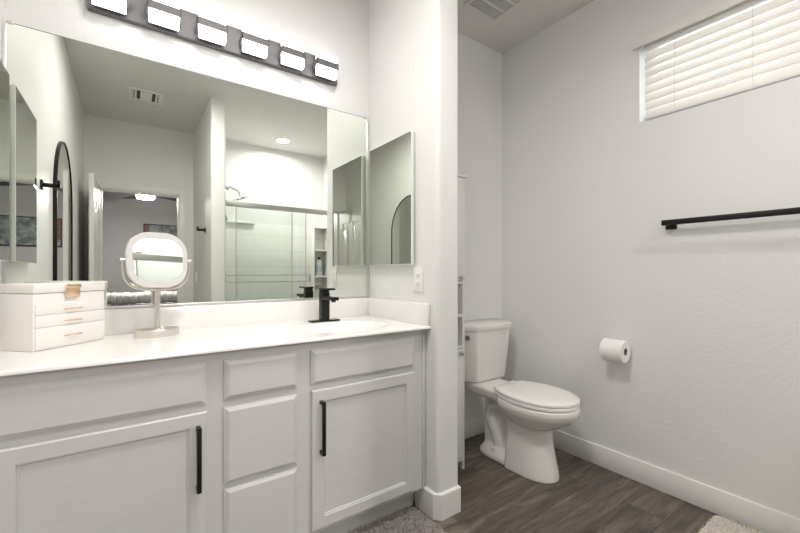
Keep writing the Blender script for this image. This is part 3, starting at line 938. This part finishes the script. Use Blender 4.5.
def make_register():
    x0, x1, y0, y1 = 0.000, 0.265, -0.475, -0.210
    o = ((x0 + x1) / 2, (y0 + y1) / 2, H)
    t = thing('air_register', 'white square air register in the ceiling seen in the vanity mirror', 'vent', o)
    f = 0.028
    MB(o).box(x0, x1, y0, y0 + f, H - 0.010, H - 0.0004, 0.003).box(x0, x1, y1 - f, y1, H - 0.010, H - 0.0004, 0.003) \
        .box(x0, x0 + f, y0 + f, y1 - f, H - 0.010, H - 0.0004, 0.003).box(x1 - f, x1, y0 + f, y1 - f, H - 0.010, H - 0.0004, 0.003) \
        .build('frame', M['trim'], t)
    MB(o).box(x0 + f, x1 - f, y0 + f, y1 - f, H - 0.002, H - 0.0004).build('backing', M['ventdark'], t)
    cx0, cx1 = x0 + 0.09, x1 - 0.09
    for k in range(5):
        y = y0 + f + 0.026 + k * (y1 - y0 - 2 * f - 0.02) / 5
        poly = [(y + 0.012, H - 0.003), (y - 0.018, H - 0.014), (y - 0.020, H - 0.0132), (y + 0.010, H - 0.0022)]
        MB(o).prism(poly, cx0, cx1, lambda a, b, h: (h, a, b)).build('louver', M['trim'], t)
    for xa, s in ((x0 + f + 0.006, -1), (x0 + f + 0.028, -1), (x1 - f - 0.028, 1), (x1 - f - 0.006, 1)):
        poly = [(xa - 0.006 * s, H - 0.003), (xa + 0.008 * s, H - 0.012), (xa + 0.010 * s, H - 0.0115), (xa - 0.004 * s, H - 0.0025)]
        MB(o).prism(poly, y0 + f, y1 - f, lambda a, b, h: (a, h, b)).build('louver', M['trim'], t)
    for xa in (cx0, cx1):
        MB(o).box(xa - 0.002, xa + 0.002, y0 + f, y1 - f, H - 0.010, H - 0.002).build('divider', M['trim'], t)
make_register()

def make_can(x, y, watts, label, spread=170, k=1.0, name='recessed_light'):
    o = (x, y, H)
    t = thing(name, label, 'light', o)
    n = 40
    ring = lambda r, z: [(x + k * r * math.cos(2 * PI * i / n), y + k * r * math.sin(2 * PI * i / n), z) for i in range(n)]
    MB(o).loft([ring(0.088, H - 0.0004), ring(0.088, H - 0.004), ring(0.070, H - 0.007), ring(0.066, H - 0.003), ring(0.066, H - 0.0006)], caps=False).build('trim_ring', M['trim'], t)
    MB(o).cyl((x, y, H - 0.0035), (x, y, H - 0.0008), 0.066 * k, seg=40).build('lens', M['lamp'], t)
    ld = bpy.data.lights.new('can_or_fill_lamp', 'AREA')
    ld.shape = 'DISK'; ld.size = 0.13 * k; ld.energy = watts; ld.color = (1.0, 0.985, 0.965); ld.spread = math.radians(spread)
    lo = bpy.data.objects.new('can_or_fill_lamp', ld)
    COL.objects.link(lo)
    lo.location = (0, 0, -0.012)
    lo.parent = t
make_can(1.541, -0.785, CAN_W, 'round recessed ceiling light over the shower', 168)
make_can(0.42, 0.74, FILL_W, 'wide round added fill light on the ceiling in front of the vanity', 170, 3.2, 'fill_light')  # added fill lamp, out of view, lifts the room's brightness

# ------------------------------------------------------------------ left wall: arched mirror and hooks
def make_arch():
    y0, y1, zb, zt = 0.02, 0.805, 0.05, 2.0
    o = (XL, (y0 + y1) / 2, zb)
    t = thing('arched_mirror', 'tall arched mirror with a thin black frame on the left wall', 'mirror', o)
    r = (y1 - y0) / 2
    yc = (y0 + y1) / 2
    def outline(d):
        rr = r - d
        pts = [(yc - rr, zb + d), (yc + rr, zb + d)]
        for k in range(41):
            a = PI * k / 40
            pts.append((yc + rr * math.cos(a), zt - r + rr * math.sin(a)))
        return pts
    L = lambda d, x: [(x, a, b) for a, b in outline(d)]
    MB(o).loft([L(0, XL + 0.0005), L(0, XL + 0.020), L(0.008, XL + 0.020), L(0.008, XL + 0.014)], caps=False).build('frame', M['black'], t)
    MB(o).loft([L(0.0075, XL + 0.003), L(0.0075, XL + 0.015)]).build('mirror_glass', M['mirror'], t, smooth=0)
make_arch()

def make_hook(name, label, xw, s, y, z, double):
    o = (xw, y, z)
    t = thing(name, label, 'hook', o)
    X = lambda a, b: (min(xw + s * a, xw + s * b), max(xw + s * a, xw + s * b))
    MB(o).box(*X(0.0005, 0.009), y - 0.022, y + 0.022, z - 0.024, z + 0.024, 0.002).build('mount', M['black'], t)
    def arm(yy):
        xa, xb = X(0.008, 0.074)
        m = MB(o).box(xa, xb, yy - 0.009, yy + 0.009, z - 0.010, z + 0.010, 0.002)
        xa, xb = X(0.062, 0.076)
        m.box(xa, xb, yy - 0.009, yy + 0.009, z - 0.010, z + 0.030, 0.002)
        m.build('arm', M['black'], t)
    if double:
        arm(y - 0.016); arm(y + 0.016)
    else:
        arm(y)
make_hook('robe_hook', 'matt black robe hook on the left wall beside the arched mirror', XL, 1, 1.185, 1.577, False)
make_hook('robe_hook', 'matt black double robe hook on the wall in front of the shower', SX0, -1, -0.333, 1.543, True)

# light switch on the shower partition
def make_switch():
    y, z = -0.93, 1.08
    o = (SX0, y, z)
    t = thing('light_switch', 'white light switch on the wall beside the bedroom door', 'light switch', o)
    MB(o).box(SX0 - 0.006, SX0 - 0.0004, y - 0.036, y + 0.036, z - 0.058, z + 0.058, 0.002).build('plate', M['plate'], t)
    MB(o).box(SX0 - 0.010, SX0 - 0.005, y - 0.016, y + 0.016, z - 0.032, z + 0.032, 0.002).build('rocker', M['plate'], t)
make_switch()

# ------------------------------------------------------------------ shower: door, shelves, head, bottles
def make_shower_door():
    yd = -0.410
    o = (1.49, yd, 0.10)
    t = thing('shower_door', 'framed sliding glass shower door with a satin steel header', 'shower door', o)
    x0, x1 = SX1, XR
    MB(o).box(x0 + 0.001, x1 - 0.001, yd - 0.028, yd + 0.028, 1.815, 1.865, 0.003).build('header', M['steel'], t)
    MB(o).box(x0 + 0.001, x1 - 0.001, yd - 0.026, yd + 0.026, 0.101, 0.125, 0.003).build('track', M['steel'], t)
    for xa in (x0 + 0.0125, x1 - 0.0325):
        MB(o).box(xa, xa + 0.02, yd - 0.024, yd + 0.024, 0.126, 1.814, 0.002).build('jamb', M['alu'], t)
    for xa, xb, y in ((0.915, 1.675, yd + 0.012), (x0 + 0.034, 1.520, yd - 0.012)):
        g = MB(o).box(xa, xb, y - 0.003, y + 0.003, 0.13, 1.812).build('glass_panel', M['glass'], t)
        MB(o).box(xa - 0.004, xa + 0.004, y - 0.005, y + 0.005, 0.13, 1.812).box(xb - 0.004, xb + 0.004, y - 0.005, y + 0.005, 0.13, 1.812).build('edge_seal', M['alu'], g)
    yb = yd + 0.055
    MB(o).box(0.80, 1.715, yb - 0.006, yb + 0.006, 1.092, 1.102, 0.002).box(0.80, 1.715, yb - 0.006, yb + 0.006, 1.022, 1.032, 0.002) \
        .box(1.705, 1.718, yd + 0.015, yb + 0.008, 1.020, 1.104, 0.002).box(0.797, 0.810, yd + 0.015, yb + 0.008, 1.020, 1.104, 0.002).build('towel_rail', M['steel'], t)
make_shower_door()

def make_shelves():
    o = (2.14, YF + 0.012, 0.10)
    t = thing('corner_shelf', 'white moulded shelf tower in the back corner of the shower', 'shelf', o)
    x0, x1, y0, y1 = 2.045, XR - 0.0125, YF + 0.0125, YF + 0.135
    MB(o).box(x0, x0 + 0.018, y0, y1, 0.10, ZS, 0.006).build('side_panel', M['trim'], t)
    for z in (0.735, 1.055, 1.415, ZS - 0.02):
        MB(o).box(x0 + 0.018, x1, y0, y1 + 0.012, z, z + 0.022, 0.006).build('shelf', M['trim'], t)
make_shelves()

def make_bottle(name, label, x, y, z, hh, r, pump, m):
    o = (x, y, z)
    t = thing(name, label, 'bottle', o)
    n = 28
    ring = lambda rr, zz, f=0.7: [(x + rr * math.cos(2 * PI * k / n), y + rr * f * math.sin(2 * PI * k / n), z + zz) for k in range(n)]
    MB(o).loft([ring(r * .92, 0.0005), ring(r, 0.006), ring(r, hh * .78), ring(r * .8, hh * .86), ring(r * .35, hh * .9), ring(r * .35, hh * .93)]).build('body', M['bottle'], t)
    if m: MB(o).loft([ring(r * 1.01, hh * .2), ring(r * 1.01, hh * .6)], caps=False).build('label', m, t)
    c = MB(o)
    if pump:
        c.cyl((x, y, z + hh * .925), (x, y, z + hh * .97), r * .42).cyl((x, y, z + hh * .97), (x, y, z + hh * 1.08), r * .13) \
            .box(x - 0.009, x + 0.009, y - 0.010, y + 0.034, z + hh * 1.08, z + hh * 1.13, 0.003)
    else:
        c.cyl((x, y, z + hh * .92), (x, y, z + hh * 1.02), r * .48)
    c.build('pump' if pump else 'cap', M['black'], t)
make_bottle('shampoo_bottle', 'white shampoo bottle with blue label and black cap on the middle shower shelf', 2.150, YF + 0.075, 1.0775, 0.25, 0.043, False, M['label'])
make_bottle('pump_bottle', 'white pump bottle with a black pump on the lower shower shelf', 2.115, YF + 0.075, 0.7575, 0.155, 0.034, True, None)

def make_head():
    o = (SX1, -0.80, 2.02)
    t = thing('shower_head', 'chrome rain shower head on a curved arm above the shower door', 'shower head', o)
    y = -0.80
    MB(o).cyl((SX1 + 0.0005, y, 2.02), (SX1 + 0.014, y, 2.02), 0.034).build('flange', M['chrome'], t)
    MB(o).tube([(SX1 + 0.012, y, 2.02), (0.80, y, 2.055), (0.87, y, 2.085), (0.95, y, 2.085), (1.01, y, 2.065), (1.035, y, 2.03), (1.04, y, 1.985)], 0.011, 12).build('arm', M['chrome'], t)
    MB(o).cyl((1.035, y, 2.0), (1.052, y, 1.968), 0.020, 0.03).cyl((1.050, y, 1.972), (1.056, y, 1.955), 0.118, 0.115, 40).build('rose', M['chrome'], t)
make_head()
def make_hand():
    o = (0.744, -0.66, 1.99)
    t = thing('hand_shower', 'chrome hand shower in its bracket beside the rain head arm', 'shower head', o)
    y = -0.60
    SX1 = 0.744 + 0.0125
    MB(o).cyl((SX1 + 0.0005, y, 1.93), (SX1 + 0.03, y, 1.93), 0.022).cyl((SX1 + 0.03, y, 1.91), (SX1 + 0.03, y, 1.95), 0.018).build('bracket', M['chrome'], t)
    MB(o).tube([(SX1 + 0.03, y, 1.80), (SX1 + 0.03, y, 1.95), (SX1 + 0.06, y, 2.01), (SX1 + 0.08, y, 2.02)], [0.010, 0.012, 0.014, 0.03], 12) \
        .cyl((SX1 + 0.075, y, 2.035), (SX1 + 0.10, y, 2.00), 0.04, 0.05).build('spray_head', M['chrome'], t)
    MB(o).tube([(SX1 + 0.03, y, 1.80), (SX1 + 0.035, y, 1.6), (SX1 + 0.05, y, 1.3), (SX1 + 0.06, y - 0.03, 1.1), (SX1 + 0.03, y - 0.08, 1.05), (SX1 + 0.0078, y - 0.08, 1.1)], 0.007, 8).build('hose', M['steel'], t)
make_hand()
def make_loofah():
    c = (SX1 + 0.066, -0.52, 1.70)
    m = MB(c)
    rnd = random.Random(5)
    for k in range(26):
        a, b = rnd.uniform(0, 2 * PI), math.acos(rnd.uniform(-1, 1))
        d = Vector((math.sin(b) * math.cos(a), math.sin(b) * math.sin(a), math.cos(b)))
        m.ball(Vector(c) + d * 0.034, 0.018, (1, 1, 1), 10, 7)
    t = thing('loofah', 'mint green mesh loofah hanging inside the shower', 'loofah', c)
    m.build('pouf', M['mint'], t)
    MB(c).tube([(c[0], c[1], c[2] + 0.03), (c[0] - 0.03, c[1], c[2] + 0.09), (SX1 + 0.018, c[1], c[2] + 0.12)], 0.0025, 6) \
        .cyl((SX1 + 0.0122, c[1], c[2] + 0.12), (SX1 + 0.03, c[1], c[2] + 0.125), 0.007).build('cord', M['black'], t)
make_loofah()

# ------------------------------------------------------------------ bedroom seen through the doorway
def make_bed():
    x0, x1, y0, y1 = -0.95, 0.95, -4.15, -2.10
    o = ((x0 + x1) / 2, (y0 + y1) / 2, 0)
    t = thing('bed', 'bed with grey bedding in the room behind the doorway', 'bed', o)
    b = MB(o).box(x0, x1, y0, y1, 0.10, 0.42, 0.02)
    for sx in (x0 + 0.06, x1 - 0.06):
        for sy in (y0 + 0.06, y1 - 0.06):
            b.cyl((sx, sy, 0), (sx, sy, 0.11), 0.03)
    b.build('base', M['bedding'], t)
    MB(o).box(x0 + 0.02, x1 - 0.02, y0, y1 - 0.02, 0.42, 0.70, 0.05, 4).build('mattress', M['bedding'], t)
    c = (0.0, y1 - 0.16, 0.70)
    th = MB(c)
    rnd = random.Random(2)
    x = x0 - 0.02
    while x < x1 + 0.04:
        w = rnd.uniform(0.05, 0.085)
        th.ball((x, c[1] + rnd.uniform(-0.02, 0.02), 0.783 + rnd.uniform(0, 0.01)), 0.1, (w / 0.1 * 1.2, 1.4, rnd.uniform(0.74, 0.82)), 18, 12)
        x += w * 0.95
    tag(th.build('fluffy_throw', M['throw'], None), 'fluffy grey-white throw heaped across the foot of the bed', 'blanket')
make_bed()
def make_painting():
    x0, x1, z0, z1 = 0.235, 1.45, 1.56, 2.055
    o = ((x0 + x1) / 2, BY0, z0)
    t = thing('painting', 'dark abstract painting on the grey bedroom wall', 'painting', o)
    MB(o).box(x0, x1, BY0 + 0.0005, BY0 + 0.025, z0, z1, 0.002).build('frame', M['black'], t)
    MB(o).box(x0 + 0.018, x1 - 0.018, BY0 + 0.0245, BY0 + 0.028, z0 + 0.018, z1 - 0.018).build('canvas', M['canvas'], t)
    MB(o).box(x0 + 0.018, x0 + 0.085, BY0 + 0.0275, BY0 + 0.0285, z0 + 0.12, z1 - 0.018).build('red_patch', M['canvasred'], t)
make_painting()
def make_fan():
    x, y = 0.21, -3.0
    o = (x, y, H)
    t = thing('ceiling_fan', 'black ceiling fan with a glowing lamp in the bedroom', 'ceiling fan', o)
    MB(o).cyl((x, y, H - 0.05), (x, y, H - 0.0005), 0.06, 0.07).cyl((x, y, 2.40), (x, y, H - 0.04), 0.012).build('down_rod', M['black'], t)
    MB(o).cyl((x, y, 2.2625), (x, y, 2.41), 0.11, 0.07).build('motor', M['black'], t)
    for k in range(5):
        a = 2 * PI * k / 5 + 0.62
        ca, sa = math.cos(a), math.sin(a)
        P = lambda r, s, z: (x + ca * r - sa * s, y + sa * r + ca * s, z)
        MB(o).loft([[P(0.10, -0.03, 2.300), P(0.10, 0.03, 2.310), P(0.10, 0.03, 2.317), P(0.10, -0.03, 2.307)],
                    [P(0.22, -0.06, 2.293), P(0.22, 0.06, 2.307), P(0.22, 0.06, 2.313), P(0.22, -0.06, 2.299)],
                    [P(0.68, -0.07, 2.291), P(0.68, 0.07, 2.307), P(0.68, 0.07, 2.313), P(0.68, -0.07, 2.297)]]).build('blade', M['black'], t)
    MB(o).cyl((x, y, 2.222), (x, y, 2.262), 0.10, 0.12, 32).build('lamp_shade', mat('fan_lamp_glow', (0.95, 0.95, 0.95), 0.4, emit=((1.0, 0.96, 0.92), BED_EMIT)), t)
make_fan()
